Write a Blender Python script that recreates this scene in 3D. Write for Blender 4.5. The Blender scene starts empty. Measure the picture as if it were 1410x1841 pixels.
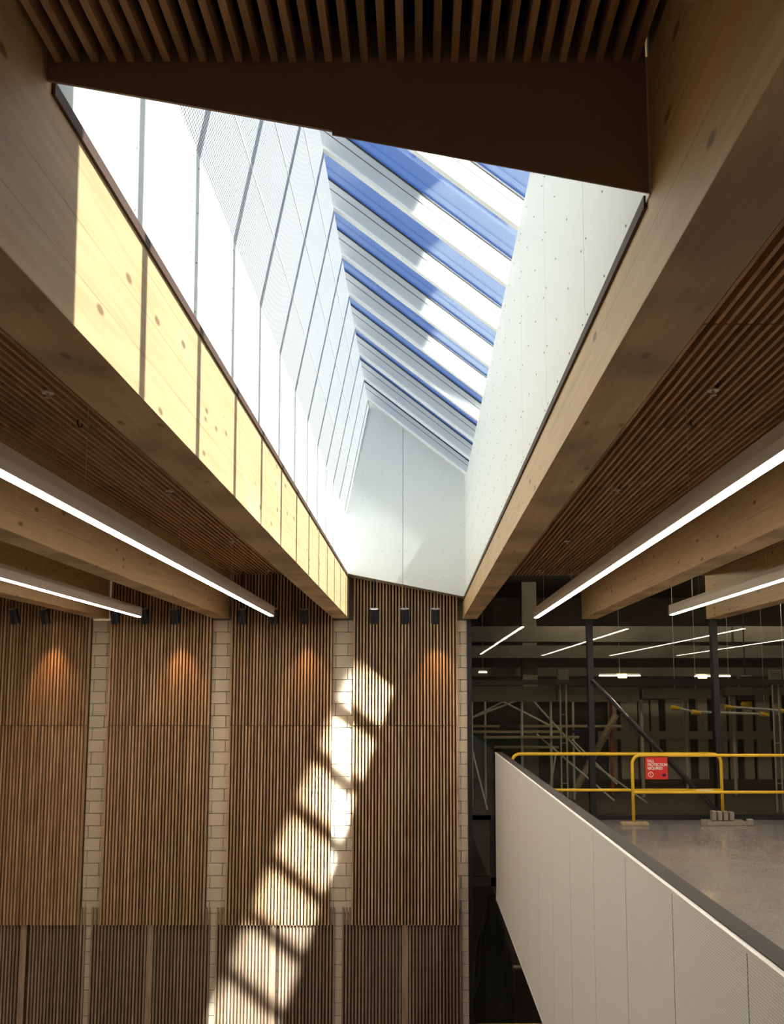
import bpy, bmesh, math, random
from mathutils import Vector, Matrix
random.seed(7)
SC = bpy.context.scene
COL = SC.collection
E = 2.06                      # eye height above the mezzanine floor (z = 0); heights r(...) are given from the eye
TILT = math.radians(6.2)
F = 1600.0

# ------------------------------------------------------------------ camera
cd = bpy.data.cameras.new('camera'); cam = bpy.data.objects.new('camera', cd); COL.objects.link(cam)
cam.location = (0, 0, E); cam.rotation_euler = (math.radians(90) + TILT, 0, 0)
cd.sensor_fit = 'VERTICAL'; cd.sensor_height = 36.0; cd.lens = F / 1841 * 36
cd.shift_x = -50 / 1841; cd.shift_y = 153.5 / 1841
cd.clip_start = 0.05; cd.clip_end = 300
SC.camera = cam
# ------------------------------------------------------------------ sky, sun, reflected sun
SC.view_settings.view_transform = 'Standard'; SC.view_settings.look = 'None'
SC.view_settings.gamma = 1; SC.view_settings.use_curve_mapping = False
SC.view_settings.exposure = 0.12
w = bpy.data.worlds.new('sky'); SC.world = w; w.use_nodes = True
bg = w.node_tree.nodes['Background']; bg.inputs[0].default_value = (0.075, 0.21, 0.66, 1); bg.inputs[1].default_value = 0.9
sd = bpy.data.lights.new('sun', 'SUN'); sun = bpy.data.objects.new('sun', sd); COL.objects.link(sun)
sd.energy = 16.5; sd.angle = math.radians(0.53); sd.color = (1, 0.95, 0.86)
sun.location = (8, 8, 25)
sun.rotation_euler = Vector((-0.56, 0.045, -0.83)).to_track_quat('-Z', 'Y').to_euler()
# low sun thrown back by the windows of a building across the street: a narrow parallel shaft through the glazing
ad = bpy.data.lights.new('window_glint', 'AREA'); glint = bpy.data.objects.new('window_glint', ad); COL.objects.link(glint)
GD = Vector((-0.318, 1.0, -0.924)).normalized()
glint.location = Vector((-2.02, 15.0, E - 3.60)) - GD * 19      # aimed at the far wall
GW = Vector((0.40, 0, 1)); gy = (GW - GD * GW.dot(GD)).normalized(); gx = gy.cross(-GD)
glint.rotation_euler = Matrix((gx, gy, -GD)).transposed().to_euler()
ad.shape = 'RECTANGLE'; ad.size = 1.3; ad.size_y = 5.7; ad.energy = 230; ad.spread = math.radians(1.3); ad.color = (1, 0.93, 0.8)

# ------------------------------------------------------------------ materials
def nodes(name):
    m = bpy.data.materials.new(name); m.use_nodes = True
    nt = m.node_tree; b = nt.nodes['Principled BSDF']
    return m, nt, b
def N(nt, t, **kw):
    n = nt.nodes.new(t)
    for k, v in kw.items():
        if k.startswith('i_'):
            n.inputs[k[2:].replace('_', ' ')].default_value = v
        else: setattr(n, k, v)
    return n
def L(nt, a, b): nt.links.new(a, b)
def plain(name, c, rough=0.5, metal=0.0, var=0.0, bump=0.0, scale=30, rnd=0.0):
    m, nt, b = nodes(name)
    b.inputs['Base Color'].default_value = (*c, 1); b.inputs['Roughness'].default_value = rough; b.inputs['Metallic'].default_value = metal
    if var or bump:
        tc = N(nt, 'ShaderNodeTexCoord'); no = N(nt, 'ShaderNodeTexNoise'); no.inputs['Scale'].default_value = scale; no.inputs['Detail'].default_value = 5
        L(nt, tc.outputs['Object'], no.inputs['Vector'])
    if var:
        mx = N(nt, 'ShaderNodeMix', data_type='RGBA')
        mx.inputs[6].default_value = (*[x * (1 - var) for x in c], 1); mx.inputs[7].default_value = (*[min(1, x * (1 + var)) for x in c], 1)
        L(nt, no.outputs['Fac'], mx.inputs[0]); out = mx.outputs[2]
        if rnd:
            oi = N(nt, 'ShaderNodeObjectInfo'); mr = N(nt, 'ShaderNodeMapRange'); mr.inputs[3].default_value = 1 - rnd; mr.inputs[4].default_value = 1 + rnd
            L(nt, oi.outputs['Random'], mr.inputs[0])
            vm = N(nt, 'ShaderNodeVectorMath', operation='SCALE'); L(nt, out, vm.inputs[0]); L(nt, mr.outputs[0], vm.inputs['Scale']); out = vm.outputs[0]
        L(nt, out, b.inputs['Base Color'])
    if bump:
        bp = N(nt, 'ShaderNodeBump'); bp.inputs['Strength'].default_value = bump; bp.inputs['Distance'].default_value = 0.01
        L(nt, no.outputs['Fac'], bp.inputs['Height']); L(nt, bp.outputs[0], b.inputs['Normal'])
    return m
def wood(name, c1, c2, axis, grain=1.0, knots=0.0, lam=0.0, rnd=0.0, rough=0.55):
    """grain runs along axis (0 x, 1 y, 2 z); lam = lamination height of glued timber"""
    m, nt, b = nodes(name); b.inputs['Roughness'].default_value = rough
    tc = N(nt, 'ShaderNodeTexCoord'); mp = N(nt, 'ShaderNodeMapping'); s = [14 * grain] * 3; s[axis] = 0.9 * grain
    mp.inputs['Scale'].default_value = s; L(nt, tc.outputs['Object'], mp.inputs['Vector'])
    no = N(nt, 'ShaderNodeTexNoise'); no.inputs['Scale'].default_value = 1.6; no.inputs['Detail'].default_value = 6; no.inputs['Distortion'].default_value = 0.6
    if rnd:
        oi = N(nt, 'ShaderNodeObjectInfo'); va = N(nt, 'ShaderNodeVectorMath', operation='ADD'); vs = N(nt, 'ShaderNodeVectorMath', operation='SCALE')
        vs.inputs[0].default_value = (17, 31, 23); L(nt, oi.outputs['Random'], vs.inputs['Scale'])
        L(nt, mp.outputs[0], va.inputs[0]); L(nt, vs.outputs[0], va.inputs[1]); L(nt, va.outputs[0], no.inputs['Vector'])
    else: L(nt, mp.outputs[0], no.inputs['Vector'])
    mx = N(nt, 'ShaderNodeMix', data_type='RGBA'); mx.inputs[6].default_value = (*c1, 1); mx.inputs[7].default_value = (*c2, 1)
    cr = N(nt, 'ShaderNodeMapRange'); cr.inputs[1].default_value = 0.3; cr.inputs[2].default_value = 0.7
    L(nt, no.outputs['Fac'], cr.inputs[0]); L(nt, cr.outputs[0], mx.inputs[0]); out = mx.outputs[2]
    if rnd:
        mr = N(nt, 'ShaderNodeMapRange'); mr.inputs[3].default_value = 1 - rnd; mr.inputs[4].default_value = 1 + rnd; L(nt, oi.outputs['Random'], mr.inputs[0])
        vm = N(nt, 'ShaderNodeVectorMath', operation='SCALE'); L(nt, out, vm.inputs[0]); L(nt, mr.outputs[0], vm.inputs['Scale']); out = vm.outputs[0]
    if knots:
        vo = N(nt, 'ShaderNodeTexVoronoi'); vo.inputs['Scale'].default_value = 1.0; vo.inputs['Randomness'].default_value = 1.0
        m2 = N(nt, 'ShaderNodeMapping'); ks = [7.0] * 3; ks[axis] = 3.2; m2.inputs['Scale'].default_value = ks
        L(nt, tc.outputs['Object'], m2.inputs['Vector']); L(nt, m2.outputs[0], vo.inputs['Vector'])
        kr = N(nt, 'ShaderNodeMapRange'); kr.inputs[1].default_value = 0.09; kr.inputs[2].default_value = 0.16; kr.inputs[3].default_value = knots; kr.inputs[4].default_value = 0
        L(nt, vo.outputs['Distance'], kr.inputs[0])
        kx = N(nt, 'ShaderNodeMix', data_type='RGBA'); kx.inputs[7].default_value = (c1[0] * .3, c1[1] * .24, c1[2] * .2, 1)
        L(nt, kr.outputs[0], kx.inputs[0]); L(nt, out, kx.inputs[6]); out = kx.outputs[2]
    if lam:
        sp = N(nt, 'ShaderNodeSeparateXYZ'); L(nt, tc.outputs['Object'], sp.inputs[0])
        wob = N(nt, 'ShaderNodeMath', operation='DIVIDE'); L(nt, sp.outputs[2], wob.inputs[0]); wob.inputs[1].default_value = lam
        fr = N(nt, 'ShaderNodeMath', operation='FRACT'); L(nt, wob.outputs[0], fr.inputs[0])
        lt = N(nt, 'ShaderNodeMath', operation='LESS_THAN'); L(nt, fr.outputs[0], lt.inputs[0]); lt.inputs[1].default_value = 0.03
        n2 = N(nt, 'ShaderNodeTexNoise'); n2.inputs['Scale'].default_value = 1.3; L(nt, tc.outputs['Object'], n2.inputs['Vector'])
        gt = N(nt, 'ShaderNodeMapRange'); gt.inputs[1].default_value = 0.42; gt.inputs[2].default_value = 0.6; gt.inputs[4].default_value = 0.55
        L(nt, n2.outputs['Fac'], gt.inputs[0])
        mu = N(nt, 'ShaderNodeMath', operation='MULTIPLY'); L(nt, lt.outputs[0], mu.inputs[0]); L(nt, gt.outputs[0], mu.inputs[1])
        lx = N(nt, 'ShaderNodeMix', data_type='RGBA'); lx.inputs[7].default_value = (c1[0] * .35, c1[1] * .3, c1[2] * .25, 1)
        L(nt, mu.outputs[0], lx.inputs[0]); L(nt, out, lx.inputs[6]); out = lx.outputs[2]
    L(nt, out, b.inputs['Base Color'])
    bp = N(nt, 'ShaderNodeBump'); bp.inputs['Strength'].default_value = 0.12; bp.inputs['Distance'].default_value = 0.004
    L(nt, no.outputs['Fac'], bp.inputs['Height']); L(nt, bp.outputs[0], b.inputs['Normal'])
    return m
def perforated(name, c, hole, pitch, radius, ax_a, ax_b, rough=0.4):
    """staggered round holes in the plane of object axes ax_a, ax_b"""
    m, nt, b = nodes(name); b.inputs['Roughness'].default_value = rough
    tc = N(nt, 'ShaderNodeTexCoord'); sp = N(nt, 'ShaderNodeSeparateXYZ'); L(nt, tc.outputs['Object'], sp.inputs[0])
    def M(op, a, v):
        n = N(nt, 'ShaderNodeMath', operation=op)
        L(nt, a, n.inputs[0])
        if isinstance(v, (int, float)): n.inputs[1].default_value = v
        else: L(nt, v, n.inputs[1])
        return n.outputs[0]
    A = M('DIVIDE', sp.outputs[ax_a], pitch); B = M('DIVIDE', sp.outputs[ax_b], pitch)
    def dist(off):
        a = M('SUBTRACT', M('FLOORED_MODULO', M('ADD', A, off), 1.0), 0.5); bb = M('SUBTRACT', M('FLOORED_MODULO', M('ADD', B, off * 1.732), 1.732), 0.866)
        return M('SQRT', M('ADD', M('MULTIPLY', a, a), M('MULTIPLY', bb, bb)), 0)
    d = M('MINIMUM', dist(0.0), dist(0.5))
    f = M('LESS_THAN', d, radius)
    mx = N(nt, 'ShaderNodeMix', data_type='RGBA'); mx.inputs[6].default_value = (*c, 1); mx.inputs[7].default_value = (*hole, 1)
    L(nt, f, mx.inputs[0]); L(nt, mx.outputs[2], b.inputs['Base Color'])
    return m
def glass(name, tint, ior, rough=0.0, dirt=0.0):
    m = bpy.data.materials.new(name); m.use_nodes = True; nt = m.node_tree; nt.nodes.clear()
    o = N(nt, 'ShaderNodeOutputMaterial'); t = N(nt, 'ShaderNodeBsdfTransparent'); g = N(nt, 'ShaderNodeBsdfGlossy'); f = N(nt, 'ShaderNodeFresnel'); mx = N(nt, 'ShaderNodeMixShader')
    t.inputs[0].default_value = (*tint, 1); g.inputs['Roughness'].default_value = rough; f.inputs[0].default_value = ior
    g.inputs['Color'].default_value = (0.95, 0.97, 1, 1)
    ge = N(nt, 'ShaderNodeNewGeometry'); mr = N(nt, 'ShaderNodeMapRange'); mr.inputs[3].default_value = ior; mr.inputs[4].default_value = 1 / ior   # same reflectance from both faces of a thin pane
    L(nt, ge.outputs['Backfacing'], mr.inputs[0]); L(nt, mr.outputs[0], f.inputs[0])
    L(nt, f.outputs[0], mx.inputs[0]); L(nt, t.outputs[0], mx.inputs[1]); L(nt, g.outputs[0], mx.inputs[2]); L(nt, mx.outputs[0], o.inputs[0])
    return m
def emit(name, c, s):
    m = bpy.data.materials.new(name); m.use_nodes = True; nt = m.node_tree; nt.nodes.clear()
    o = N(nt, 'ShaderNodeOutputMaterial'); e = N(nt, 'ShaderNodeEmission'); e.inputs[0].default_value = (*c, 1); e.inputs[1].default_value = s
    L(nt, e.outputs[0], o.inputs[0]); return m

MAT = dict(
    glulam=wood('glulam', (0.50, 0.33, 0.16), (0.62, 0.435, 0.225), 1, 1.0, 0.8, 0.19),
    slat=wood('slat_timber', (0.38, 0.215, 0.105), (0.68, 0.455, 0.265), 2, 1.4, rnd=0.22),
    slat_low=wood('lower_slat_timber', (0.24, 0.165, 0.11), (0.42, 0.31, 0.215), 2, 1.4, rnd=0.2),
    slat_y=wood('ceiling_slat_timber', (0.36, 0.195, 0.095), (0.58, 0.35, 0.18), 1, 1.4, rnd=0.22),
    backing=plain('backing_board', (0.055, 0.026, 0.013), 0.8, var=0.2),
    batten=plain('batten_timber', (0.03, 0.016, 0.01), 0.8, var=0.2),
    black=plain('black_liner', (0.012, 0.011, 0.011), 0.9, var=0.2),
    block=plain('concrete_block', (0.72, 0.61, 0.47), 0.85, var=0.14, bump=0.25, scale=60, rnd=0.06),
    mortar=plain('mortar', (0.33, 0.27, 0.20), 0.9, var=0.1),
    white=plain('white_panel', (0.87, 0.885, 0.84), 0.4, var=0.03, scale=3),
    screw=plain('screw_steel', (0.30, 0.30, 0.28), 0.4, 0.6, var=0.05),
    seam=plain('dark_seam', (0.45, 0.46, 0.44), 0.7, var=0.05),
    perf=perforated('perforated_white_steel', (0.80, 0.81, 0.79), (0.09, 0.09, 0.095), 0.024, 0.33, 1, 2),
    guard=perforated('perforated_guard_steel', (0.92, 0.92, 0.90), (0.55, 0.55, 0.53), 0.014, 0.30, 1, 2, 0.45),
    cap=plain('white_cap', (0.82, 0.82, 0.78), 0.4, var=0.03),
    coping=plain('dark_coping', (0.022, 0.016, 0.014), 0.75, var=0.1),
    brown=plain('brown_fascia_paint', (0.33, 0.235, 0.185), 0.6, var=0.05, scale=6),
    trim=plain('dark_brown_trim', (0.075, 0.036, 0.02), 0.7, var=0.1),
    mullion=plain('pale_aluminium', (0.70, 0.71, 0.67), 0.35, var=0.03),
    gasket=plain('black_gasket', (0.012, 0.014, 0.02), 0.6, var=0.1),
    roofglass=glass('skylight_glass', (0.88, 0.93, 0.96), 1.75),
    wallglass=glass('curtain_wall_glass', (0.82, 0.84, 0.80), 1.42),
    frame=plain('black_anodised', (0.018, 0.018, 0.022), 0.4, 0.3, var=0.1),
    fixture=plain('grey_aluminium', (0.74, 0.69, 0.64), 0.45, 0.0, var=0.03),
    diffuser=emit('lamp_diffuser', (1.0, 0.87, 0.70), 50.0),
    spotblack=plain('spot_black', (0.013, 0.016, 0.026), 0.35, var=0.1),
    spotlid=plain('spot_lid', (0.62, 0.62, 0.56), 0.4, var=0.05),
    spotlens=emit('spot_lens', (1.0, 0.62, 0.30), 3.0),
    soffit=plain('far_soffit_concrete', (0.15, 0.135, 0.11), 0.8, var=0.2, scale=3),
    steel=plain('galvanised_steel', (0.58, 0.56, 0.50), 0.45, 0.1, var=0.1),
    darksteel=plain('dark_steel', (0.03, 0.028, 0.03), 0.35, 0.5, var=0.1),
    tube=plain('polished_dark_tube', (0.10, 0.095, 0.10), 0.22, 0.8, var=0.05),
    yellow=plain('yellow_paint', (0.80, 0.50, 0.025), 0.4, var=0.12, scale=25),
    red=plain('red_sign', (0.62, 0.028, 0.022), 0.45, var=0.03),
    ink=plain('white_ink', (0.86, 0.84, 0.8), 0.5, var=0.02),
    navy=plain('dark_logo_ink', (0.01, 0.012, 0.03), 0.5, var=0.05),
    plank=wood('scaffold_plank', (0.30, 0.22, 0.13), (0.42, 0.32, 0.2), 0, 1.0),
    ply=plain('plywood_header', (0.19, 0.16, 0.125), 0.7, var=0.2, scale=4),
    concrete=plain('weathered_concrete', (0.23, 0.20, 0.165), 0.8, var=0.2, bump=0.1, scale=12),
    stud=plain('drywall_stud', (0.45, 0.38, 0.31), 0.8, var=0.15, scale=5),
    sheath=plain('green_sheathing', (0.02, 0.055, 0.035), 0.7, var=0.2, scale=5),
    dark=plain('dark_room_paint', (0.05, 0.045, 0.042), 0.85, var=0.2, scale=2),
    plaster=plain('hall_plaster', (0.72, 0.64, 0.54), 0.8, var=0.05, scale=2),
    lowfloor=plain('brown_floor', (0.24, 0.215, 0.185), 0.5, var=0.1, scale=3),
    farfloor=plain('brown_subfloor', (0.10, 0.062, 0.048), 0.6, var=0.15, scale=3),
    tarp=plain('black_plastic', (0.008, 0.009, 0.014), 0.3, bump=0.6, var=0.2, scale=7),
    redcord=plain('red_strap', (0.45, 0.08, 0.05), 0.6, var=0.1),
    blue=plain('blue_plastic', (0.03, 0.03, 0.25), 0.5, var=0.1),
    worklamp=emit('work_lamp', (1.0, 0.66, 0.25), 16.0), tubelamp=emit('tube_lamp', (1, 0.9, 0.75), 5.0),
)
def polished():
    m, nt, b = nodes('polished_concrete')
    tc = N(nt, 'ShaderNodeTexCoord'); n1 = N(nt, 'ShaderNodeTexNoise'); n1.inputs['Scale'].default_value = 1.2; n1.inputs['Detail'].default_value = 8
    n2 = N(nt, 'ShaderNodeTexVoronoi'); n2.inputs['Scale'].default_value = 70
    L(nt, tc.outputs['Object'], n1.inputs['Vector']); L(nt, tc.outputs['Object'], n2.inputs['Vector'])
    mx = N(nt, 'ShaderNodeMix', data_type='RGBA'); mx.inputs[6].default_value = (0.21, 0.195, 0.19, 1); mx.inputs[7].default_value = (0.36, 0.34, 0.325, 1)
    L(nt, n1.outputs['Fac'], mx.inputs[0])
    m2 = N(nt, 'ShaderNodeMix', data_type='RGBA'); m2.blend_type = 'MULTIPLY'; m2.inputs[0].default_value = 0.35
    L(nt, mx.outputs[2], m2.inputs[6]); L(nt, n2.outputs['Color'], m2.inputs[7]); L(nt, m2.outputs[2], b.inputs['Base Color'])
    b.inputs['Roughness'].default_value = 0.16
    return m
MAT['floor'] = polished()

# ------------------------------------------------------------------ helpers
def r(z): return E + z
def at(u, v, y):
    """world x, z of the thing seen at pixel (u, v) of the 1410 x 1841 frame if it stands at distance y"""
    b = 1248 - v; t = TILT
    # b = F z / (cos t * den), den = y cos t + z sin t
    z = b * math.cos(t) * y * math.cos(t) / (F - b * math.cos(t) * math.sin(t))
    den = y * math.cos(t) + z * math.sin(t)
    return (u - 755) * den / F, E + z
def link(name, data, mat, parent=None, loc=(0, 0, 0)):
    o = bpy.data.objects.new(name, data); COL.objects.link(o)
    if mat is not None and hasattr(data, 'materials') and len(data.materials) == 0: data.materials.append(MAT[mat])
    loc = Vector(loc)
    if parent is not None:
        o.parent = parent; loc = loc - world(parent)
    o.location = loc
    return o
def world(o):
    v = Vector((0, 0, 0))
    while o is not None: v += Vector(o.location); o = o.parent
    return v
def empty(name, loc): return link(name, None, None, None, loc)
def tag(o, label, cat, group=None, kind=None):
    o['label'] = label; o['category'] = cat
    if group: o['group'] = group
    if kind: o['kind'] = kind
    return o
_cache = {}
def box_mesh(dx, dy, dz, bev=0.0):
    """box with its low corner at the origin"""
    k = (round(dx, 4), round(dy, 4), round(dz, 4), bev)
    bm = bmesh.new(); bmesh.ops.create_cube(bm, size=1)
    for v in bm.verts: v.co = Vector(((v.co.x + .5) * dx, (v.co.y + .5) * dy, (v.co.z + .5) * dz))
    if bev: bmesh.ops.bevel(bm, geom=bm.edges[:], offset=bev, segments=1, affect='EDGES')
    me = bpy.data.meshes.new('box'); bm.to_mesh(me); bm.free(); return me
def box(name, lo, hi, mat, parent=None, bev=0.0, share=True):
    lo = Vector(lo); hi = Vector(hi); d = hi - lo
    k = (round(d.x, 4), round(d.y, 4), round(d.z, 4), bev, mat)
    if share and k in _cache: me = _cache[k]
    else:
        me = box_mesh(d.x, d.y, d.z, bev); me.materials.append(MAT[mat])
        if share: _cache[k] = me
    return link(name, me, None, parent, lo)
def mesh_obj(name, bm, mat, parent=None, loc=(0, 0, 0), smooth=False):
    bmesh.ops.recalc_face_normals(bm, faces=bm.faces[:])
    me = bpy.data.meshes.new(name); bm.to_mesh(me); bm.free(); me.materials.append(MAT[mat])
    if smooth:
        for p in me.polygons: p.use_smooth = True
    return link(name, me, None, parent, loc)
def prism(bm, pts, y0, y1):
    """polygon in x, z pushed from y0 to y1"""
    a = [bm.verts.new((x, y0, z)) for x, z in pts]; b = [bm.verts.new((x, y1, z)) for x, z in pts]
    n = len(pts); bm.faces.new(a); bm.faces.new(b[::-1])
    for i in range(n): bm.faces.new((a[i], b[i], b[(i + 1) % n], a[(i + 1) % n]))
def prism_obj(name, pts, y0, y1, mat, parent=None):
    bm = bmesh.new(); x0, z0 = pts[0]
    prism(bm, [(x - x0, z - z0) for x, z in pts], 0, y1 - y0)
    return mesh_obj(name, bm, mat, parent, (x0, y0, z0))
def add_cyl(bm, p, q, rad, seg=10, rad2=None):
    p = Vector(p); q = Vector(q); d = q - p
    M = Matrix.Translation((p + q) / 2) @ d.to_track_quat('Z', 'Y').to_matrix().to_4x4()
    bmesh.ops.create_cone(bm, cap_ends=True, segments=seg, radius1=rad, radius2=rad if rad2 is None else rad2, depth=d.length, matrix=M)
def cyl(name, p, q, rad, mat, parent=None, seg=10, rad2=None):
    bm = bmesh.new(); p = Vector(p); add_cyl(bm, (0, 0, 0), Vector(q) - p, rad, seg, rad2)
    return mesh_obj(name, bm, mat, parent, p)
def pipe(name, pts, rad, mat, parent=None):
    """smooth round tube through points"""
    p0 = Vector(pts[0]); bm = bmesh.new(); rings = []
    P = [Vector(p) - p0 for p in pts]; seg = 10; up = None
    for i, p in enumerate(P):
        t = (P[min(i + 1, len(P) - 1)] - P[max(i - 1, 0)]).normalized()
        if up is None: up = t.orthogonal().normalized()
        up = (up - t * up.dot(t)).normalized(); s = t.cross(up)
        rings.append([bm.verts.new(p + (up * math.cos(a) + s * math.sin(a)) * rad) for a in [2 * math.pi * k / seg for k in range(seg)]])
    for a, b in zip(rings, rings[1:]):
        for k in range(seg): bm.faces.new((a[k], a[(k + 1) % seg], b[(k + 1) % seg], b[k]))
    bm.faces.new(rings[0][::-1]); bm.faces.new(rings[-1])
    return mesh_obj(name, bm, mat, parent, p0, True)

# ================================================================== THE HALL SHELL
YW = 15.0                       # face of the far wall
XL, XR, YB = -9.4, 13.0, -5.0   # side walls, wall behind the viewer
ZF = r(-6.6)                    # floor of the hall below
WL, WR = -1.215, 0.745          # skylight well sides
BL, BR = -1.19, 0.725           # inner faces of the two main beams
ZB = r(1.26)                    # beam soffit
ZC = r(2.0)                     # underside of ceiling slats
LIPL, LIPR = r(1.97), r(1.58)
Y0, Y1 = 2.68, 14.45            # skylight well, front and far end
tag(box('floor', (XL, YB, ZF - .2), (XR, 24, ZF), 'lowfloor'), 'brown floor of the lower hall', 'floor', kind='structure')
tag(box('wall_left', (XL - .2, YB, ZF), (XL, YW + .2, r(2.5)), 'plaster'), 'plain plaster side wall left of the slat panels', 'wall', kind='structure')
tag(box('wall_right', (XR, YB, ZF), (XR + .2, 24.2, r(2.5)), 'plaster'), 'plain plaster side wall beyond the mezzanine', 'wall', kind='structure')
tag(box('wall_rear', (XL - .2, YB - .2, ZF), (XR + .2, YB, r(2.5)), 'plaster'), 'plain plaster wall behind the viewer', 'wall', kind='structure')

# ---- far wall: block pilasters block by block
PIL = [(-7.66, -7.30), (-5.53, -5.19), (-3.50, -3.16), (-1.47, -1.11), (0.62, 0.80)]
wb = empty('wall_back', (-3, YW, ZF)); tag(wb, 'far wall of tan concrete block pilasters behind timber slats', 'wall', kind='structure')
box('wall_core', (XL, YW + .06, ZF), (0.80, YW + .30, r(2.4)), 'mortar', wb)
H, BLK = 0.2, 0.4
for k, (a, b) in enumerate(PIL):
    if k == 0: continue
    z = r(1.24) - H; row = 0
    while z > r(-6.2):
        cuts = [a]
        x = math.floor(a / BLK) * BLK + (0.06 if row % 2 else 0.26) + (a - math.floor(a / BLK) * BLK) - BLK
        while x < b:
            if x > a + .02 and x < b - .02: cuts.append(x)
            x += BLK
        cuts.append(b)
        for p, q in zip(cuts, cuts[1:]):
            box('block', (p + .004, YW, z + .004), (q - .004, YW + .07, z + H - .004), 'block', wb, 0.003)
        z -= H; row += 1
# ---- slat panels of the far wall
PAN = [(-7.30, -5.53), (-5.19, -3.50), (-3.16, -1.47), (-1.11, 0.63)]
STILE = [-6.44, -4.38, -2.39, -0.24]
WHERE = ['at the left edge, before the first block pilaster', 'between the first and second block pilasters', 'between the second and third block pilasters', 'below the skylight, beside the dark glass wall']
PITCH = 0.0527
def slat_panel(name, label, x0, x1, z0, z1, yf, depth, back, group, skip=None, inner=None):
    t = empty(name, ((x0 + x1) / 2, yf, z0)); tag(t, label, 'wall panel', group)
    if inner: z1, zhi = inner[2], z1
    box('backing_board', (x0, back - .02, z0), (x1, back, z1), 'backing', t)
    n = int((x1 - x0) / PITCH); pitch = (x1 - x0 - .026) / (n - 1)
    for i in range(n):
        x = x0 + i * pitch
        if skip and abs(x + .013 - skip) < .075: continue
        out = inner and (x + .026 < inner[0] or x > inner[1])
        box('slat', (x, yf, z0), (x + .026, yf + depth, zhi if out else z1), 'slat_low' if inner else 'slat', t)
    zz = math.ceil((z0 - r(0)) / .32) * .32 + r(0)
    while zz < z1 - .03:
        box('batten', (x0, yf + depth, zz), (x1, back - .02, zz + .045), 'batten', t); zz += .32
    if skip: box('stile', (skip - .05, yf + .012, z0), (skip + .05, yf + depth, z1), 'slat_low', t)
    return t
for k, (a, b) in enumerate(PAN):
    slat_panel('slat_wall_panel', 'top tier of brown timber slats ' + WHERE[k], a, b, r(-.515), r(2.03), YW - .11, .05, YW - .002, 'upper slat wall panels')
    slat_panel('slat_wall_panel', 'middle tier of brown timber slats ' + WHERE[k], a, b, r(-3.72), r(-.53), YW - .11, .05, YW - .002, 'middle slat wall panels')
    slat_panel('slat_wall_panel', 'lowest tier of dull brown slats ' + WHERE[k], a - (.15 if k else 0), b + (.09 if k < 3 else .04), ZF, r(-3.46), YW - .052, .03, YW - .001, 'lower slat wall panels', STILE[k], (a, b, r(-3.735)))

# ---- roof deck and slatted ceilings
def ceiling(idx, x0, x1, y0, y1, label, joints=(), n=None):
    """black liner with timber slats hung under it, every slat an object"""
    c = box('ceiling', (x0 - .02, y0, ZC + .13), (x1 + .02, y1, ZC + .33), 'black', share=False); tag(c, label, 'ceiling', kind='structure')
    n = n or int((x1 - x0 - .06) / .0575); pitch = (x1 - x0 - .06 - .023) / (n - 1)
    ys = [y0] + [j for j in joints if y0 < j < y1] + [y1]
    for a, b in zip(ys, ys[1:]):
        for i in range(n):
            x = x0 + .03 + i * pitch
            box('slat', (x, a + .008, ZC), (x + .023, b - .008, ZC + .075), 'slat_y', c)
        if len(ys) > 2: box('carrier', (x0, b - .06, ZC + .075), (x1, b - .01, ZC + .13), 'batten', c)
BEAMS = [(-7.52, -7.26), (-5.48, -5.22), (-3.46, -3.20), (-1.45, BL), (BR, 0.968), (2.74, 2.99), (4.84, 5.09), (6.94, 7.19), (9.04, 9.29), (11.1, 11.35)]
JO = [0.9, 2.8, 4.65, 6.55, 8.5, 10.4, 12.35, 14.25]
ceiling(0, BL, BR, YB, Y0 - .04, 'dark slatted ceiling in front of the skylight', n=33)
ceiling(1, -3.20, -1.45, 1.0, YW - .12, 'slatted ceiling bay left of the sunlit beam', JO)
ceiling(2, 0.968, 2.74, 1.0, YW, 'slatted ceiling bay right of the skylight beam', JO)
ceiling(3, -5.22, -3.46, YB, YW - .12, 'slatted ceiling bay second to the left of the skylight')
ceiling(4, -7.26, -5.48, YB, YW - .12, 'slatted ceiling bay third to the left of the skylight')
ceiling(5, 2.99, 4.84, YB, YW, 'slatted ceiling bay second to the right of the skylight')
ceiling(6, 5.09, 6.94, YB, YW, 'slatted ceiling bay third to the right of the skylight')
for nm, x0, x1, y0, y1 in (('a', XL, -7.26, YB, YW), ('b', 6.96, XR, YB, YW), ('c', -3.22, -1.43, YB, 1.0), ('d', .95, 2.76, YB, 1.0)):
    tag(box('ceiling', (x0, y0, ZC + .13), (x1, y1, ZC + .33), 'black', share=False), {'a': 'black ceiling liner along the left side wall', 'b': 'black ceiling liner above the far side of the mezzanine', 'c': 'black ceiling liner overhead on the left', 'd': 'black ceiling liner overhead on the right'}[nm], 'ceiling', kind='structure')

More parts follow.
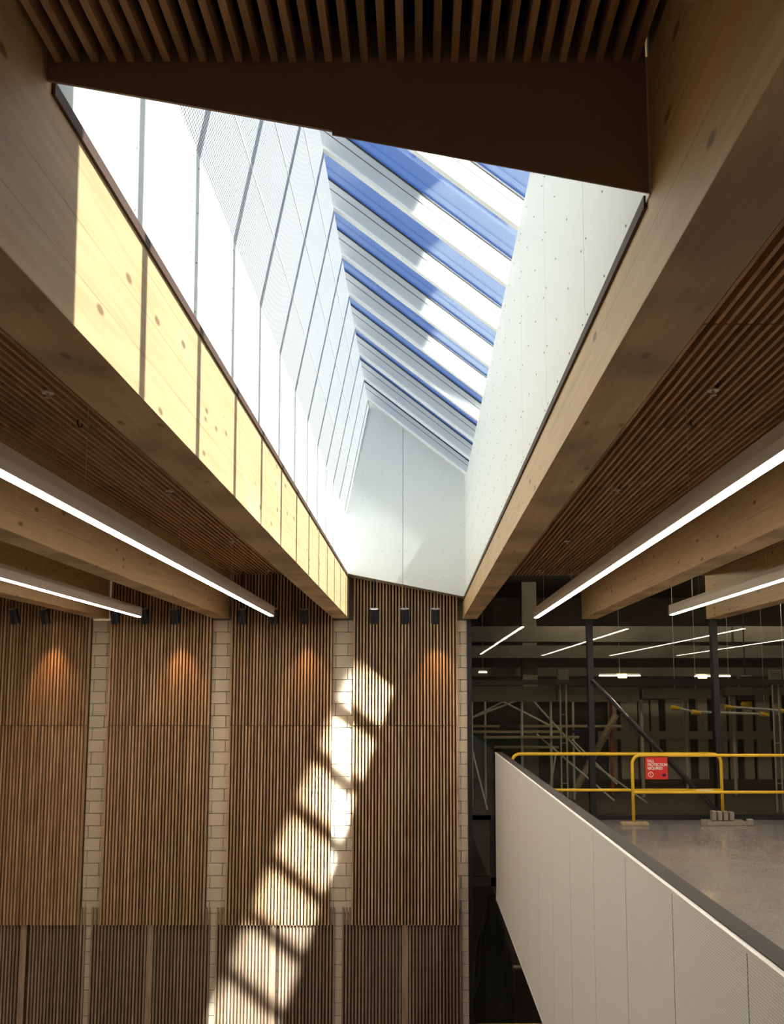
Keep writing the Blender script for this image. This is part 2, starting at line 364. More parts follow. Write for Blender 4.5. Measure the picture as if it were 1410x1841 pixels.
# ---- glued timber beams
BLAB = ['glulam beam furthest left, by the side wall', 'glulam beam left of the outer left strip light, resting on the first pilaster', 'glulam beam between the two left strip lights', 'main glulam beam with sunlit face along the left of the skylight',
        'main glulam beam along the right of the skylight', 'glulam beam between the two right strip lights', 'glulam beam right of the outer right strip light', 'glulam beam third to the right of the skylight', 'glulam beam fourth to the right of the skylight', 'glulam beam furthest right, over the mezzanine']
for k, (a, b) in enumerate(BEAMS):
    top = LIPL - .045 if k == 3 else LIPR - .04 if k == 4 else ZC + .13
    y1 = YW - .11 if k < 4 else YW - .02
    if k in (3, 4):             # cut down where it carries the skylight kerb
        prof = [(YB, ZB), (y1, ZB), (y1, top), (Y0, top), (Y0, ZC + .13), (YB, ZC + .13)]
        bm = bmesh.new(); va = [bm.verts.new((0, y - YB, z - ZB)) for y, z in prof]; vb = [bm.verts.new((b - a, y - YB, z - ZB)) for y, z in prof]
        bm.faces.new(va); bm.faces.new(vb[::-1])
        for i in range(6): bm.faces.new((va[i], vb[i], vb[(i + 1) % 6], va[(i + 1) % 6]))
        o = mesh_obj('glulam_beam', bm, 'glulam', None, (a, YB, ZB))
    else: o = box('glulam_beam', (a, YB, ZB), (b, y1, top), 'glulam', bev=.004, share=False)
    tag(o, BLAB[k], 'beam', 'glulam ceiling beams')
tag(box('trim_1', (-1.45, Y0 + .002, LIPL - .045), (BL + .012, Y1 + .02, LIPL), 'trim'), 'dark brown edge strip between sunlit beam and white skylight panels', 'trim', kind='structure')
tag(box('trim_2', (BR - .012, Y0 + .002, LIPR - .04), (.968, Y1 + .02, LIPR), 'trim'), 'dark brown edge strip between right beam and white skylight panels', 'trim', kind='structure')

# ================================================================== SKYLIGHT
RX, RZ = -0.848, r(4.75)        # ridge
GX, GZ = WR, r(3.5)             # foot of the glazing
FX, FZ = WL, r(2.94)            # fold between plain and perforated panels
def screws(parent, pts, normal):
    bm = bmesh.new(); n = Vector(normal).normalized()
    o = Vector(pts[0])
    for p in pts: add_cyl(bm, Vector(p) - o, Vector(p) - o + n * .003, .0052, 6)
    s = mesh_obj('screw_heads', bm, 'screw', parent, o); s['kind'] = 'stuff'; return s
# left side: plain white panels, fold, perforated panels up to the ridge
wl = box('wall_skylight_left', (-1.45, Y0 - .06, LIPL), (WL - .012, YW + .1, FZ), 'seam', share=False)
tag(wl, 'white panelled lower side of the skylight, in full sun', 'wall', kind='structure')
pts = []
y = Y0 - .05
while y < Y1:
    y2 = min(y + 1.92, Y1 + .02)
    box('panel', (WL - .012, y + .003, LIPL), (WL, y2 - .003, FZ), 'white', wl)
    for yy in (y + .06, (y + y2) / 2, y2 - .06):
        for zz in (.08, .36, .64, .9): pts.append((WL, yy + random.uniform(-.004, .004), LIPL + zz))
    y = y2
screws(wl, pts, (1, 0, 0))
wp = empty('wall_skylight_perforated', (FX, Y0, FZ)); tag(wp, 'leaning perforated white steel side of the skylight', 'wall', kind='structure')
n2 = Vector((RZ - FZ, 0, -(RX - FX))).normalized()
prism_obj('liner', [(FX - .013, FZ), (RX - .013, RZ), (RX - .3, RZ + .1), (-1.6, FZ)], Y0 - .06, YW + .1, 'seam', wp)
rows = [0, .285, .565, .825, 1.0]; ang = math.atan2(RX - FX, RZ - FZ); ln = math.hypot(RX - FX, RZ - FZ)
for i in range(4):
    y = Y0 - .05
    s0, s1 = rows[i] * ln + (.004 if i else 0), rows[i + 1] * ln - .004
    while y < Y1:
        y2 = min(y + 1.92, Y1 + .02)
        me = box_mesh(.01, y2 - y - .006, s1 - s0)
        o = link('perforated_panel', me, 'perf', wp, (FX + math.sin(ang) * s0 - math.cos(ang) * .01, y + .003, FZ + math.cos(ang) * s0 + math.sin(ang) * .01))
        o.rotation_euler = (0, ang, 0)
        y = y2
    if i: 
        rail = box('joint_rail', (0, 0, 0), (.004, Y1 - Y0 + .05, .016), 'cap', wp)
        rail.location = Vector((FX + math.sin(ang) * (rows[i] * ln - .008) - .0015, Y0 - .05, FZ + math.cos(ang) * (rows[i] * ln - .008))) - Vector(wp.location); rail.rotation_euler = (0, ang, 0)
# right side
wr = box('wall_skylight_right', (WR + .012, Y0 - .06, LIPR), (.968, YW + .1, GZ - .2), 'seam', share=False)
tag(wr, 'shaded white panelled right side of the skylight', 'wall', kind='structure')
pts = []; y = Y0 - .05; k = 0
while y < Y1:
    y2 = min(y + 1.22, Y1 + .02)
    box('panel', (WR, y + .003, LIPR), (WR + .012, y2 - .003, GZ), 'white', wr)
    for yy in (y + .06, y + .42, y + .80, y2 - .06):
        for zz in (.1, .45, .8, 1.15, 1.5, 1.8): pts.append((WR, yy, LIPR + zz + random.uniform(-.01, .01)))
    y = y2
screws(wr, pts, (-1, 0, 0))
# far end and near end
we = empty('wall_skylight_end', (0, Y1, LIPR)); tag(we, 'white two panel end wall of the skylight well above the slats', 'wall', kind='structure')
def lip(x): return LIPL + (LIPR - LIPL) * (x - WL) / (WR - WL)
def gz(x): return GZ + (RZ - GZ) * (GX - x) / (GX - RX)
SX = -0.28
prism_obj('panel', [(WL, lip(WL)), (SX - .003, lip(SX)), (SX - .003, gz(SX) + .3), (RX, RZ + .3), (RX, RZ), (FX, FZ)], Y1, Y1 + .03, 'white', we)
prism_obj('panel', [(SX + .003, lip(SX)), (WR, lip(WR)), (WR, GZ + .3), (SX + .003, gz(SX) + .3)], Y1, Y1 + .03, 'white', we)
prism_obj('liner', [(WL - .1, lip(WL) + .02), (WR + .1, lip(WR) + .01), (WR + .1, GZ + .2), (RX, RZ + .28), (FX - .1, FZ)], Y1 + .03, YW + .25, 'seam', we)
screws(we, [(x, Y1, z) for x in (-.95, -.62, -.34, -.22, .08, .38, .67) for z in [r(1.9 + .43 * j) for j in range(6)] if z < gz(x) - .1 and z > lip(x) + .05 and x > WL + .2], (0, -1, 0))
wf = empty('wall_skylight_front', (0, Y0, LIPR)); tag(wf, 'dark brown sloping fascia board across the near end of the skylight', 'wall', kind='structure')
FM = -0.247
prism_obj('fascia_board', [(BL, r(1.945)), (FM - .002, r(1.945 - .385 * (FM - BL) / (BR - BL)) + .012), (FM - .002, ZC + .14), (BL, ZC + .14)], Y0 - .04, Y0 - .03, 'brown', wf)
prism_obj('fascia_board', [(FM - .03, r(1.945 - .385 * (FM - BL) / (BR - BL))), (BR - .006, r(1.56)), (BR - .006, ZC + .14), (FM - .03, ZC + .14)], Y0 - .046, Y0 - .0405, 'brown', wf)
box('edge_angle', (BR - .006, Y0 - .045, r(1.555)), (BR, Y0, ZC + .02), 'fixture', wf)
prism_obj('upstand', [(WL, ZC + .14), (WR, ZC + .14), (WR, GZ + .05), (RX, RZ + .06), (FX, FZ)], Y0 - .0295, Y0 + .13, 'white', wf)
# glazing: panes between deep pale mullions
w1 = empty('window_1', (0, (Y0 + Y1) / 2, GZ)); tag(w1, 'sloping skylight of glass panes between deep pale mullions', 'window', kind='structure')
ga = math.atan2(RZ - GZ, GX - RX); gl = math.hypot(RZ - GZ, GX - RX)
gdir = Vector((-math.cos(ga), 0, math.sin(ga))); gn = Vector((-math.sin(ga), 0, -math.cos(ga)))   # along the slope, into the room
MY = [14.08 - .957 * k for k in range(13)]
UP = .285                      # glass sits above the panel edges by the depth of the mullions
def slope_box(name, s0, s1, d0, d1, y0, y1, mat, parent):
    """d measured from the glass into the room"""
    q = [Vector((GX, 0, GZ + UP)) + gdir * s + gn * d for s, d in ((s0, d0), (s1, d0), (s1, d1), (s0, d1))]
    return prism_obj(name, [(p.x, p.z) for p in q], y0, y1, mat, parent)
for k, y in enumerate(MY):
    if y < Y0: continue
    mu = slope_box('mullion', -.26, gl + .30, .012, .205, y - .027, y + .027, 'mullion', w1)
    slope_box('gasket', -.26, gl + .30, .0, .014, y - .036, y + .036, 'gasket', mu)
    slope_box('groove', -.26, gl + .30, .075, .081, y - .0285, y + .0285, 'gasket', mu)
    slope_box('flange', -.26, gl + .30, .195, .21, y - .034, y + .034, 'cap', mu)
ed = [Y1] + MY
for a, b in zip(ed[1:], ed):
    slope_box('pane', -.26, gl + .30, -.006, 0, max(a, Y0 - .06) + .002, b - .002, 'roofglass', w1) if b > Y0 else None
slope_box('end_mullion', -.26, gl + .30, .0, .12, Y1 - .06, Y1, 'mullion', w1)
box('foot_board', (.955, Y0 - .06, GZ - .2), (.985, YW + .1, GZ + UP - .17), 'white', w1)
# roof around the skylight
tag(prism_obj('roof', [(RX - .24, RZ + .40), (RX - .24, RZ + .50), (-2.0, r(3.0)), (-1.9, r(2.9))], Y0 - .2, YW + .3, 'fixture'), 'metal roof behind the perforated side of the skylight', 'roof', kind='structure')

# ================================================================== MEZZANINE
tag(box('floor_mezzanine', (1.30, YB, -.35), (XR, YW + .02, 0), 'floor', share=False), 'polished grey concrete mezzanine floor with speckle', 'floor', kind='structure')
gd = empty('balcony_guard', (1.27, 8, r(-3.28))); tag(gd, 'long white perforated steel guard along the mezzanine edge', 'guard')
GJ = [YW - .14] + [3.5 + 1.01 * k for k in range(10, -8, -1)]
for y, y2 in zip(GJ, GJ[1:]):
    box('perforated_panel', (1.24, y2 + .005, r(-3.28)), (1.252, y - .005, r(-.975)), 'guard', gd)
box('liner', (1.254, -4, r(-3.26)), (1.30, YW - .14, r(-.985)), 'coping', gd)
box('cap_strip', (1.236, -4, r(-.975)), (1.262, YW - .14, r(-.955)), 'cap', gd)
box('coping', (1.262, -4, r(-.985)), (1.36, YW - .14, r(-.95)), 'coping', gd)
box('bottom_edge', (1.236, -4, r(-3.30)), (1.262, YW - .14, r(-3.28)), 'cap', gd)

# ================================================================== GLASS WALL
JX0, JX1 = 0.80, 12.9
w2 = empty('window_2', (JX0, YW, 0)); tag(w2, 'tall dark glass wall between black mullions above the mezzanine', 'window', kind='structure')
MX = [2.865, 4.96, 7.06, 9.16, 11.2]
box('jamb', (JX0, YW - .05, 0), (JX0 + .07, YW + .10, r(2.1)), 'frame', w2)
for x in MX: box('mullion', (x - .045, YW - .06, .0), (x + .045, YW + .10, ZB), 'frame', w2)
box('sill', (JX0 + .07, YW - .05, .0), (JX1, YW + .10, .075), 'frame', w2)
xs = [JX0 + .07] + MX + [JX1]
for a, b in zip(xs, xs[1:]):
    box('pane', (a + .002, YW + .012, .075), (b - .002, YW + .022, ZC + .1), 'wallglass', w2)
box('head', (JX0, YW - .02, ZC + .1), (JX1, YW + .1, ZC + .3), 'frame', w2)
w3 = empty('window_3', (JX0, YW, ZF)); tag(w3, 'lower glass wall in black frame beside the white guard', 'window', kind='structure')
box('jamb', (JX0, YW - .05, ZF), (JX0 + .07, YW + .10, 0), 'frame', w3)
box('mullion', (1.165, YW - .05, r(-3.12)), (1.24, YW + .10, 0), 'frame', w3)
box('transom', (JX0 + .07, YW - .05, r(-2.07)), (1.165, YW + .10, r(-1.97)), 'frame', w3)
box('transom', (JX0 + .07, YW - .05, r(-3.12)), (1.24, YW + .10, r(-2.98)), 'frame', w3)
box('pane', (JX0 + .07, YW + .012, r(-2.98)), (1.165, YW + .022, r(-2.07)), 'wallglass', w3)
box('pane', (JX0 + .07, YW + .012, ZF), (6.0, YW + .022, r(-3.12)), 'wallglass', w3)

# ---- the unfinished room behind the glass
YF = 22.0
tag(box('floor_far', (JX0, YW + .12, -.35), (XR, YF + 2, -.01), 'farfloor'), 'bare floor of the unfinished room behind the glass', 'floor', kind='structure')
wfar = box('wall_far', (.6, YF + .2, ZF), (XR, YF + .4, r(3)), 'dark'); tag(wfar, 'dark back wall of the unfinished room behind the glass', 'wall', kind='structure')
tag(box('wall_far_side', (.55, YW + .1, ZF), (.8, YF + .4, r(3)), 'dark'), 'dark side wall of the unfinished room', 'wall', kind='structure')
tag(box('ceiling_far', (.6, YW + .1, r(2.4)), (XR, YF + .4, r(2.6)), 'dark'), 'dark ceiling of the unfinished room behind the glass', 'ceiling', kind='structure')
for u0, u1, kind in ((850, 884, 'sheath'), (896, 930, 'sheath'), (986, 1045, 'sheath')):
    x0, z1 = at(u0, 1322, YF); x1, z0 = at(u1, 1440, YF)
    box('sheathing_board', (x0, YF + .14, z0), (x1, YF + .2, z1), kind, wfar)
for k in range(15):                      # stud lining on the right
    x, z1 = at(1092 + k * 27 + random.uniform(-4, 4), 1262 - k * 1.2, YF); ww = .17 + .16 * (k % 3 == 1) + random.uniform(0, .08)
    box('stud_board', (x, YF, .0), (x + ww, YF + .09, z1), 'stud', wfar)
x0, z0 = at(1075, 1322, YF); box('noggin', (x0, YF - .03, z0 - .1), (12.5, YF, z0 + .1), 'stud', wfar)
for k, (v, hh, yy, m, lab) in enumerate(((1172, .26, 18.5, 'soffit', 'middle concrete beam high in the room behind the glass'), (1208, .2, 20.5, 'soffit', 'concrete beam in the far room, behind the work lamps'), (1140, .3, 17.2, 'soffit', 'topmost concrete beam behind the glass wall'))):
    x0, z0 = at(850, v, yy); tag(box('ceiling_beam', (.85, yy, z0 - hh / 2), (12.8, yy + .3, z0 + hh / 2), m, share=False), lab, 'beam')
x0, z0 = at(846, 1227, 15.6); tag(box('steel_beam', (.85, 15.55, z0 - .045), (12.8, 15.7, z0 + .045), 'darksteel'), 'black steel beam running behind the whole glass wall', 'beam')
hb = empty('header_board', (5, 16.2, r(0))); tag(hb, 'brown plywood header boards below the black steel beam', 'board')
for u0, u1, va, vb in ((848, 1000, 1234, 1262), (1002, 1150, 1236, 1262), (1156, 1300, 1238, 1256), (1302, 1420, 1236, 1250)):
    x0, z1 = at(u0, va, 16.2); x1, z0 = at(u1, vb, 16.2); box('board', (x0, 16.2, z0), (x1, 16.24, z1), 'ply', hb)
xc, zc = at(940, 1240, 19); xd, _ = at(967, 1240, 19)
tag(box('concrete_column', (xc, 19, 0), (xd, 19.3, r(2.4)), 'concrete', bev=.01, share=False), 'tan column behind the scaffold in the glass room', 'column')
def strut(name, a, b, rad, mat, label=None, cat=None, parent=None):
    (u1, v1, y1), (u2, v2, y2) = a, b; x1, z1 = at(u1, v1, y1); x2, z2 = at(u2, v2, y2)
    o = cyl(name, (x1, y1, z1), (x2, y2, max(z2, 0)), rad, mat, parent, 8)
    if label: tag(o, label, cat)
    return o
strut('timber_prop', (1108, 1285, 18), (1026, 1440, 18), .07, 'plank', 'slanting timber prop behind the scaffold', 'prop')
for u, y, lab in ((1098, 18.6, 'reddish upright pipe in the middle of the far room'), (1153, 18.2, 'thin upright pipe right of the reddish pipe'), (1232, 18.8, 'upright pipe behind the black brace'), (1318, 18.6, 'upright pipe near the right glass mullion')):
    x, z = at(u, 1258, y); tag(cyl('pipe', (x, y, 0), (x, y, z), .035, 'redcord' if u == 1098 else 'stud', None, 8), lab, 'pipe')
sc = empty('scaffold', (2, 17, 0)); tag(sc, 'steel tube scaffold with plank decks behind the left glass', 'scaffold')
for u, y in ((848, 16.6), (872, 17.8), (938, 16.6), (990, 16.6), (1030, 17.8)):
    x, z = at(u, 1258, y); cyl('post', (x, y, 0), (x, y, z), .024, 'steel', sc, 8)
for a, b in (((905, 1262, 16.6), (850, 1290, 16.6)), ((905, 1262, 16.6), (990, 1305, 16.6)), ((960, 1262, 16.7), (1050, 1360, 16.7)), ((850, 1290, 16.7), (935, 1258, 16.7)), ((965, 1320, 16.6), (1105, 1440, 16.6)), ((1028, 1330, 17), (1110, 1410, 17)), ((1000, 1355, 16.6), (985, 1440, 16.6)), ((848, 1345, 16.3), (876, 1480, 16.3)), ((1065, 1372, 17.2), (1165, 1450, 17.2))):
    strut('brace', a, b, .018, 'steel', parent=sc)
for u0, u1, v, y in ((846, 1120, 1306, 17.6), (846, 1012, 1316, 16.6), (870, 1042, 1326, 16.4), (890, 1005, 1344, 17.6)):
    x0, z = at(u0, v, y); x1, _ = at(u1, v, y); box('deck_plank', (x0, y, z - .02), (x1, y + .22, z + .02), 'plank', sc)
def bundle(u, v, y, s, mat, name, label):
    x, z = at(u, v, y); bm = bmesh.new()
    for i in range(4):
        bmesh.ops.create_icosphere(bm, subdivisions=2, radius=s * random.uniform(.5, .8), matrix=Matrix.Translation((random.uniform(-s, s), random.uniform(-.3, .3) * s, s * .5)) @ Matrix.Diagonal((1.3, .8, .6, 1)))
    tag(mesh_obj(name, bm, mat, None, (x, y, z), True), label, 'bag')
bundle(905, 1303, 17.7, .10, 'tarp', 'tool_bag', 'dark tool bag on the upper scaffold plank')
bundle(918, 1313, 16.7, .14, 'tarp', 'tool_bag', 'larger dark bag on the middle scaffold plank')
bundle(1035, 1318, 17.7, .06, 'blue', 'blue_bag', 'small blue bag at the right end of the scaffold')
for u, lab in ((1012, 'pale box on two thin masts behind the left glass pane'), (1393, 'pale box on two thin masts at the right edge')):
    y = 15.9; x, z = at(u, 1205, y); x2, z2 = at(u, 1229, y); t = empty('lift_mast', (x, y, 0)); tag(t, lab, 'mast', 'pale twin masts behind the glass')
    box('head_box', (x - .1, y - .06, z2), (x + .1, y + .06, z), 'concrete', t, .008)
    for s in (-1, 1): cyl('mast', (x + s * .052, y, 0), (x + s * .052, y, z2), .016, 'stud', t, 8)
    for zz in (.5, 1.2, 1.7): cyl('rung', (x - .052, y, zz), (x + .052, y, zz), .008, 'stud', t, 6)
for k, (u0, u1, v, lamp) in enumerate(((1078, 1152, 1215, 1119), (1250, 1314, 1216, 1263), (861, 876, 1209, None))):
    y = 20.0; x0, z = at(u0, v, y); x1, _ = at(u1, v, y)
    t = empty('work_light', ((x0 + x1) / 2, y, z)); tag(t, ['glowing work light left of the black brace top', 'glowing work light left of the right glass mullion', 'small lit tube at the far left behind glass'][k], 'lamp', 'work lights in the unfinished room')
    box('tube', (x0, y, z - .012), (x1, y + .05, z + .012), 'tubelamp', t)
    box('housing', (x0, y + .02, z + .012), (x1, y + .07, z + .05), 'steel', t)
    if lamp:
        xl, _ = at(lamp, v, y); box('lamp_head', (xl - .1, y - .03, z - .05), (xl + .1, y, z + .03), 'worklamp', t, .01)
    cyl('hanger', ((x0 + x1) / 2, y + .04, z + .05), ((x0 + x1) / 2, y + .04, r(2.4)), .006, 'steel', t, 6)
for u0, v0, u1, v1, lab in ((1214, 1272, 1252, 1281, 'short pale bar with yellow ends left of the mullion'), (1252, 1280, 1375, 1284, 'long pale bar with yellow ends right of the mullion'), (1312, 1271, 1412, 1278, 'pale bar with yellow end at the right edge')):
    y = 16.4 + .3 * (u0 > 1300) + .15 * (u0 < 1220); x0, z0 = at(u0, v0, y); x1, z1 = at(u1, v1, y); t = empty('bar_light', (x0, y, z0)); tag(t, lab, 'bar', 'yellow ended bars behind the glass')
    cyl('bar', (x0, y, z0), (x1, y, z1), .022, 'steel', t, 8)
    for x, z in ((x0, z0), (x1, z1)):
        bm = bmesh.new(); add_cyl(bm, (-.08, 0, 0), (.08, 0, -.02), .045, 8, .03); mesh_obj('end_cap', bm, 'yellow', t, (x, y, z))
    for x in (x0, x1): cyl('cable', (x, y, z0), (x, y, r(2.4)), .004, 'steel', t, 5)
x, z = at(1342, 1272, 17); t = empty('hoist', (x, 17, z)); tag(t, 'dark hoist with yellow hook block hanging behind the glass', 'hoist')
x2, z2 = at(1342, 1205, 17)
box('motor', (x - .13, 16.9, z + .12), (x + .13, 17.1, z2 - .1), 'darksteel', t, .02); cyl('chain', (x, 17, z2 - .1), (x, 17, r(2.4)), .012, 'darksteel', t, 6)
bm = bmesh.new(); bmesh.ops.create_icosphere(bm, subdivisions=2, radius=.1, matrix=Matrix.Diagonal((1, .7, .85, 1))); mesh_obj('hook_block', bm, 'yellow', t, (x, 17, z + .06), True)
# under the mezzanine, behind the lower glass
from mathutils import noise
bm = bmesh.new(); bmesh.ops.create_icosphere(bm, subdivisions=4, radius=1)
for v in bm.verts:
    d = 1 + .22 * noise.noise(v.co * 2.3) + .10 * noise.noise(v.co * 6)
    v.co = Vector((v.co.x * .34 * d * (1 - .25 * v.co.z), v.co.y * .30 * d, (max(v.co.z, -.93) + .93) * 1.62 * (1 + .06 * noise.noise(v.co * 3))))
tag(mesh_obj('dark_reflection', bm, 'tarp', None, (1.28, 16.0, ZF), True), 'tall dark shape standing in for a reflection in the lower glass', 'reflection')  # dark reflection in the lower glass, modelled as a solid lumpy shape
tag(pipe('barrier_rail', [(0.95, 15.35, r(-5.43)), (2.6, 15.35, r(-5.43))], .03, 'yellow'), 'yellow rail low behind the glass at the bottom edge', 'rail')
tag(box('shelf_edge', (.9, 16.6, r(-4.92)), (2.4, 16.78, r(-4.89)), 'concrete'), 'thin pale ledge behind the lower glass', 'ledge')
tag(box('partition_board', (1.5, 16.8, ZF), (3.6, 16.9, r(-4.0)), 'farfloor'), 'brown partition board behind the lower glass', 'board')
tag(box('grey_panel', (.84, 15.5, r(-3.1)), (1.22, 15.54, r(-2.05)), 'ply'), 'greyish panel behind the small framed pane', 'panel')
for x, zt, lab in ((3.2, r(2.4), 'added fill bulb hidden high behind the left glass pane'), (6.6, r(2.4), 'added fill bulb hidden high behind the right glass pane'), (2.7, -.35, 'added fill bulb hidden under the floor behind the white guard')):  # unseen fill lamps, added only to brighten the rooms behind the glass
    t = empty('fill_lamp', (x, 16.4, zt - .15)); tag(t, lab, 'lamp', 'added fill lamps in the unfinished room')
    cyl('cord', (x, 16.4, zt - .10), (x, 16.4, zt), .006, 'darksteel', t, 6)
    bm = bmesh.new(); bmesh.ops.create_icosphere(bm, subdivisions=2, radius=.04); mesh_obj('bulb', bm, 'tubelamp', t, (x, 16.4, zt - .15), True)
    cyl('socket', (x, 16.4, zt - .115), (x, 16.4, zt - .09), .02, 'darksteel', t, 8)
    fl = bpy.data.lights.new('fill_lamp_light', 'POINT'); flo = bpy.data.objects.new('fill_lamp_light', fl); COL.objects.link(flo); flo.parent = t; flo.location = (0, 0, -.09)
    fl.energy = 85; fl.color = (1, .84, .62); fl.shadow_soft_size = .04

# ================================================================== LAMPS
def strip_light(x, y0, y1, label):
    t = empty('strip_light', (x, (y0 + y1) / 2, r(1.2))); tag(t, label, 'strip light', 'long suspended strip lights')
    box('housing', (x - .042, y0, r(1.206)), (x + .042, y1, r(1.35)), 'fixture', t)
    box('diffuser', (x - .028, y0 + .01, r(1.197)), (x + .028, y1 - .01, r(1.208)), 'diffuser', t)
    y = y0 + .6
    while y < y1: cyl('cable', (x, y, r(1.35)), (x, y, ZC - .012), .0025, 'steel', t, 5); y += 2.4
for x, y0, y1, lab in ((-2.3, 3.0, 13.75, 'long glowing strip light hung left of the sunlit beam'), (-4.4, 2.5, 13.9, 'glowing strip light furthest left'), (1.85, 3.0, 14.1, 'long glowing strip light hung right of the skylight beam'), (3.85, 2.0, 13.55, 'glowing strip light over the mezzanine at the right edge'),
                       (6.0, 2.0, 13.6, 'strip light over the mezzanine seen only reflected in glass'), (8.1, 2.0, 13.6, 'outermost strip light seen only reflected in glass')):
    strip_light(x, y0, y1, lab)
SP = [(26, 0), (81, 0), (207, 1), (260, 1), (315, 1), (436, 2), (492, 2), (547, 2), (673, 3), (728, 3), (783, 3)]
ORD = {673: 'left one of three black spots under the skylight end', 728: 'middle one of three black spots under the skylight end', 783: 'right one of three black spots under the skylight end',
       436: 'left one of three black spots between second and third pilasters', 492: 'black spot beside the end of the long left strip light', 547: 'right one of three black spots between second and third pilasters',
       207: 'left one of three black spots between first and second pilasters', 260: 'black spot beside the end of the outer left strip light', 315: 'right one of three black spots between first and second pilasters',
       26: 'black spot at the far left edge', 81: 'second black spot from the left edge'}
YS = 14.53
for u, bay in SP:
    x, z = at(u, 1108, YS); t = empty('spot_light', (x, YS, z)); tag(t, ORD[u], 'spot light', 'black cylinder spots along the slat wall')
    d = Vector((.12 if u < 100 else .05 if u < 400 else 0, .30, -1)).normalized(); c = Vector((x, YS, z))
    a, b = c - d * .122, c + d * .122
    can = cyl('can', a, b, .072, 'spotblack', t, 20)
    cyl('lid', a - d * .004, a + d * .001, .073, 'spotlid', t, 20)
    cyl('lens', b - d * .002, b + d * .002, .055, 'spotlens' if u in (81, 315, 547, 783) else 'spotblack', t, 16)
    cyl('stem', a, (a.x, a.y, (lip(a.x) + .001) if bay == 3 else ZC + .002), .008, 'spotblack', t, 6)
    if u in (81, 315, 547, 783):
        ld = bpy.data.lights.new('spot_beam', 'SPOT'); lo = bpy.data.objects.new('spot_beam', ld); COL.objects.link(lo); lo.parent = t
        lo.location = (b + d * .02) - c; lo.rotation_euler = Vector((.04, .20, -1)).to_track_quat('-Z', 'Y').to_euler()
        ld.energy = 60; ld.color = (1, .52, .22); ld.spot_size = math.radians(62); ld.spot_blend = 1.0; ld.shadow_soft_size = .05
def sprinkler(x, y, lab):
    t = empty('sprinkler_head', (x, y, ZC)); tag(t, lab, 'sprinkler', 'sprinkler heads in the slatted ceilings')
    cyl('escutcheon', (x, y, ZC - .008), (x, y, ZC + .001), .04, 'cap', t, 14); cyl('body', (x, y, ZC - .035), (x, y, ZC - .008), .012, 'steel', t, 8); cyl('deflector', (x, y, ZC - .04), (x, y, ZC - .035), .02, 'steel', t, 10)
    cyl('pipe', (x, y, ZC), (x, y, ZC + .14), .012, 'steel', t, 6)
for k, y in enumerate((5.75, 8.65, 11.6, 14.4)):
    sprinkler(-2.48, y, ['nearest', 'second nearest', 'third nearest', 'farthest'][k] + ' sprinkler head in the left slatted ceiling')
    sprinkler(1.94, y - .05, ['nearest', 'second nearest', 'third nearest', 'farthest'][k] + ' sprinkler head in the right slatted ceiling')
for u, v, lab in ((140, 755, 'small black hook hanging from the left slatted ceiling'), (1242, 750, 'small black hook hanging from the right slatted ceiling')):
    y = 6.35; x, z = at(u, v, y); tag(pipe('ceiling_hook', [(x, y, ZC + .13), (x, y, ZC - .03), (x + .012, y, ZC - .055), (x + .03, y, ZC - .05), (x + .034, y, ZC - .03)], .006, 'spotblack'), lab, 'hook')

# ================================================================== SAFETY BARRIERS, SIGN, BRACE
def barrier(x0, x1, y, label, hgt=1.09, zfoot=0.0):
    t = empty('safety_barrier', (x0, y, 0)); tag(t, label, 'barrier', 'yellow tube safety barriers')
    R = .13; pts = [(x0, y, zfoot), (x0, y, hgt - R)] + [(x0 + R - R * math.cos(a), y, hgt - R + R * math.sin(a)) for a in [math.pi / 2 * k / 6 for k in range(1, 7)]]
    pts += [(x1 - R + R * math.sin(a), y, hgt - R + R * math.cos(a)) for a in [math.pi / 2 * k / 6 for k in range(0, 7)]] + [(x1, y, zfoot)]
    pipe('hoop', pts, .026, 'yellow', t); pipe('mid_rail', [(x0, y, hgt * .47), (x1, y, hgt * .47)], .024, 'yellow', t)
    return t
b1 = barrier(1.50, 4.90, 14.68, 'rear yellow barrier with rounded ends by the glass wall')
b2 = barrier(3.38, 6.80, 14.36, 'front yellow barrier carrying the red sign', zfoot=.05)
tag(box('foot_board', (3.17, 14.27, 0), (3.60, 14.45, .05), 'plank', bev=.006), 'pale timber foot board under the front barrier post', 'board')
sg = box('safety_sign', (3.575, 14.30, .72), (3.925, 14.312, 1.065), 'red', bev=.002, share=False); tag(sg, 'square red fall protection sign hung on yellow barrier', 'sign')
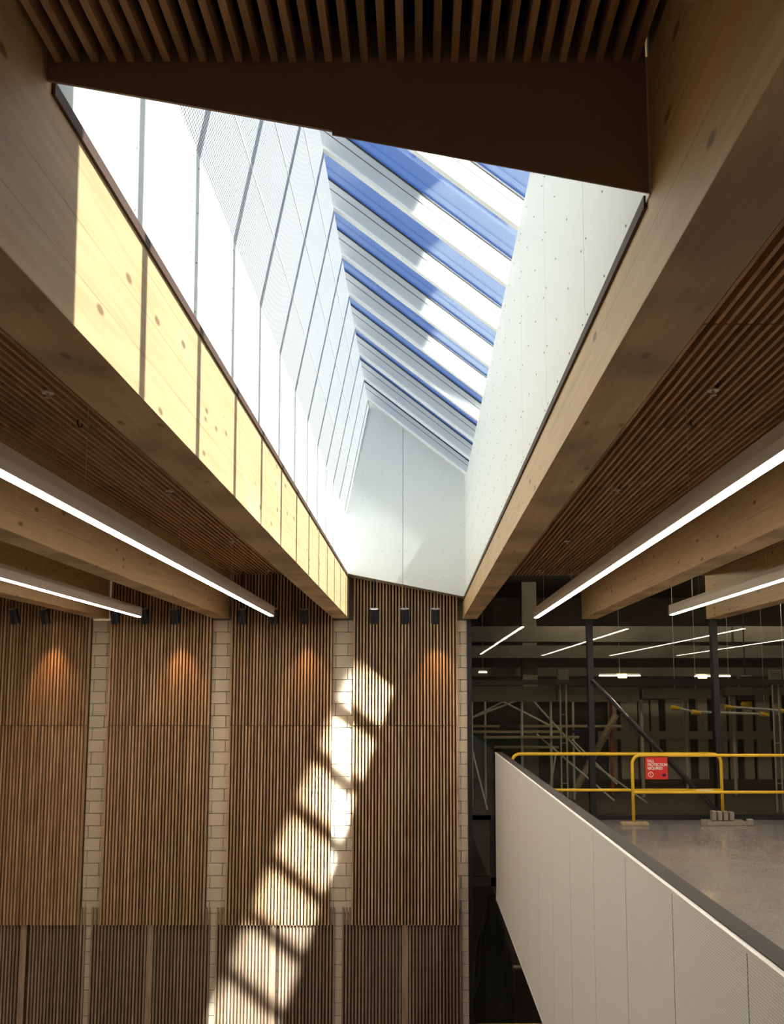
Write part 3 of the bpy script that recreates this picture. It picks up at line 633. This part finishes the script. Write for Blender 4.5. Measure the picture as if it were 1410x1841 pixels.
def text(body, x, z, size, mat):
    c = bpy.data.curves.new('lettering', 'FONT'); c.body = body; c.size = size; c.extrude = .0006; c.offset = .0012; c.materials.append(MAT[mat])
    tmp = bpy.data.objects.new('tmp', c); me = bpy.data.meshes.new_from_object(tmp); bpy.data.objects.remove(tmp)
    o = link('lettering', me, None, sg, (x, 14.2985, z)); o.rotation_euler = (math.radians(90), 0, 0); o.scale = (.82, 1, 1); return o
text('FALL', 3.606, .984, .062, 'ink'); text('PROTECTION', 3.606, .928, .062, 'ink'); text('REQUIRED', 3.606, .872, .062, 'ink'); text('!', 3.647, .775, .06, 'ink')
bm = bmesh.new(); pr = []
for k in range(24):
    a = 2 * math.pi * k / 24; pr.append((bm.verts.new((.042 * math.cos(a), 0, .042 * math.sin(a))), bm.verts.new((.034 * math.cos(a), 0, .034 * math.sin(a)))))
for k in range(24): bm.faces.new((pr[k][0], pr[(k + 1) % 24][0], pr[(k + 1) % 24][1], pr[k][1]))
mesh_obj('ring_symbol', bm, 'ink', sg, (3.655, 14.2985, .795))
box('logo_block', (3.84, 14.298, .765), (3.895, 14.30, .808), 'navy', sg)
box('sticker', (4.48, 14.650, .498), (4.75, 14.656, .522), 'ink', b1)
xa, za = at(1064, 1222, 14.9); br = empty('brace_pole', (4.9, 14.84, 0)); tag(br, 'slanting black brace pole from glass mullion down to the weights', 'pole')
cyl('pole', (xa, 14.89, za), (4.93, 14.84, .08), .035, 'tube', br, 14)
cyl('sleeve', Vector((xa, 14.89, za)).lerp(Vector((4.93, 14.84, .08)), .28), Vector((xa, 14.89, za)).lerp(Vector((4.93, 14.84, .08)), .80), .042, 'darksteel', br, 14)
box('foot_plate', (4.88, 14.79, 0), (5.02, 14.90, .08), 'darksteel', br)
bw = empty('counterweight', (4.85, 14.45, 0)); tag(bw, 'worn concrete counterweight blocks on a plate near the brace foot', 'weight')
box('base_plate', (4.52, 14.30, 0), (5.16, 14.62, .06), 'concrete', bw, .006)
for k, (x, h) in enumerate(((4.67, .16), (4.76, .15), (4.855, .15), (4.95, .14))):
    box('weight_block', (x - .036, 14.38, .06), (x + .036, 14.50, .06 + h), 'concrete', bw, .012, False)
box('end_block', (4.44, 14.30, 0), (4.52, 14.38, .09), 'concrete', bw, .01); box('end_block', (5.16, 14.30, 0), (5.26, 14.38, .1), 'concrete', bw, .01)
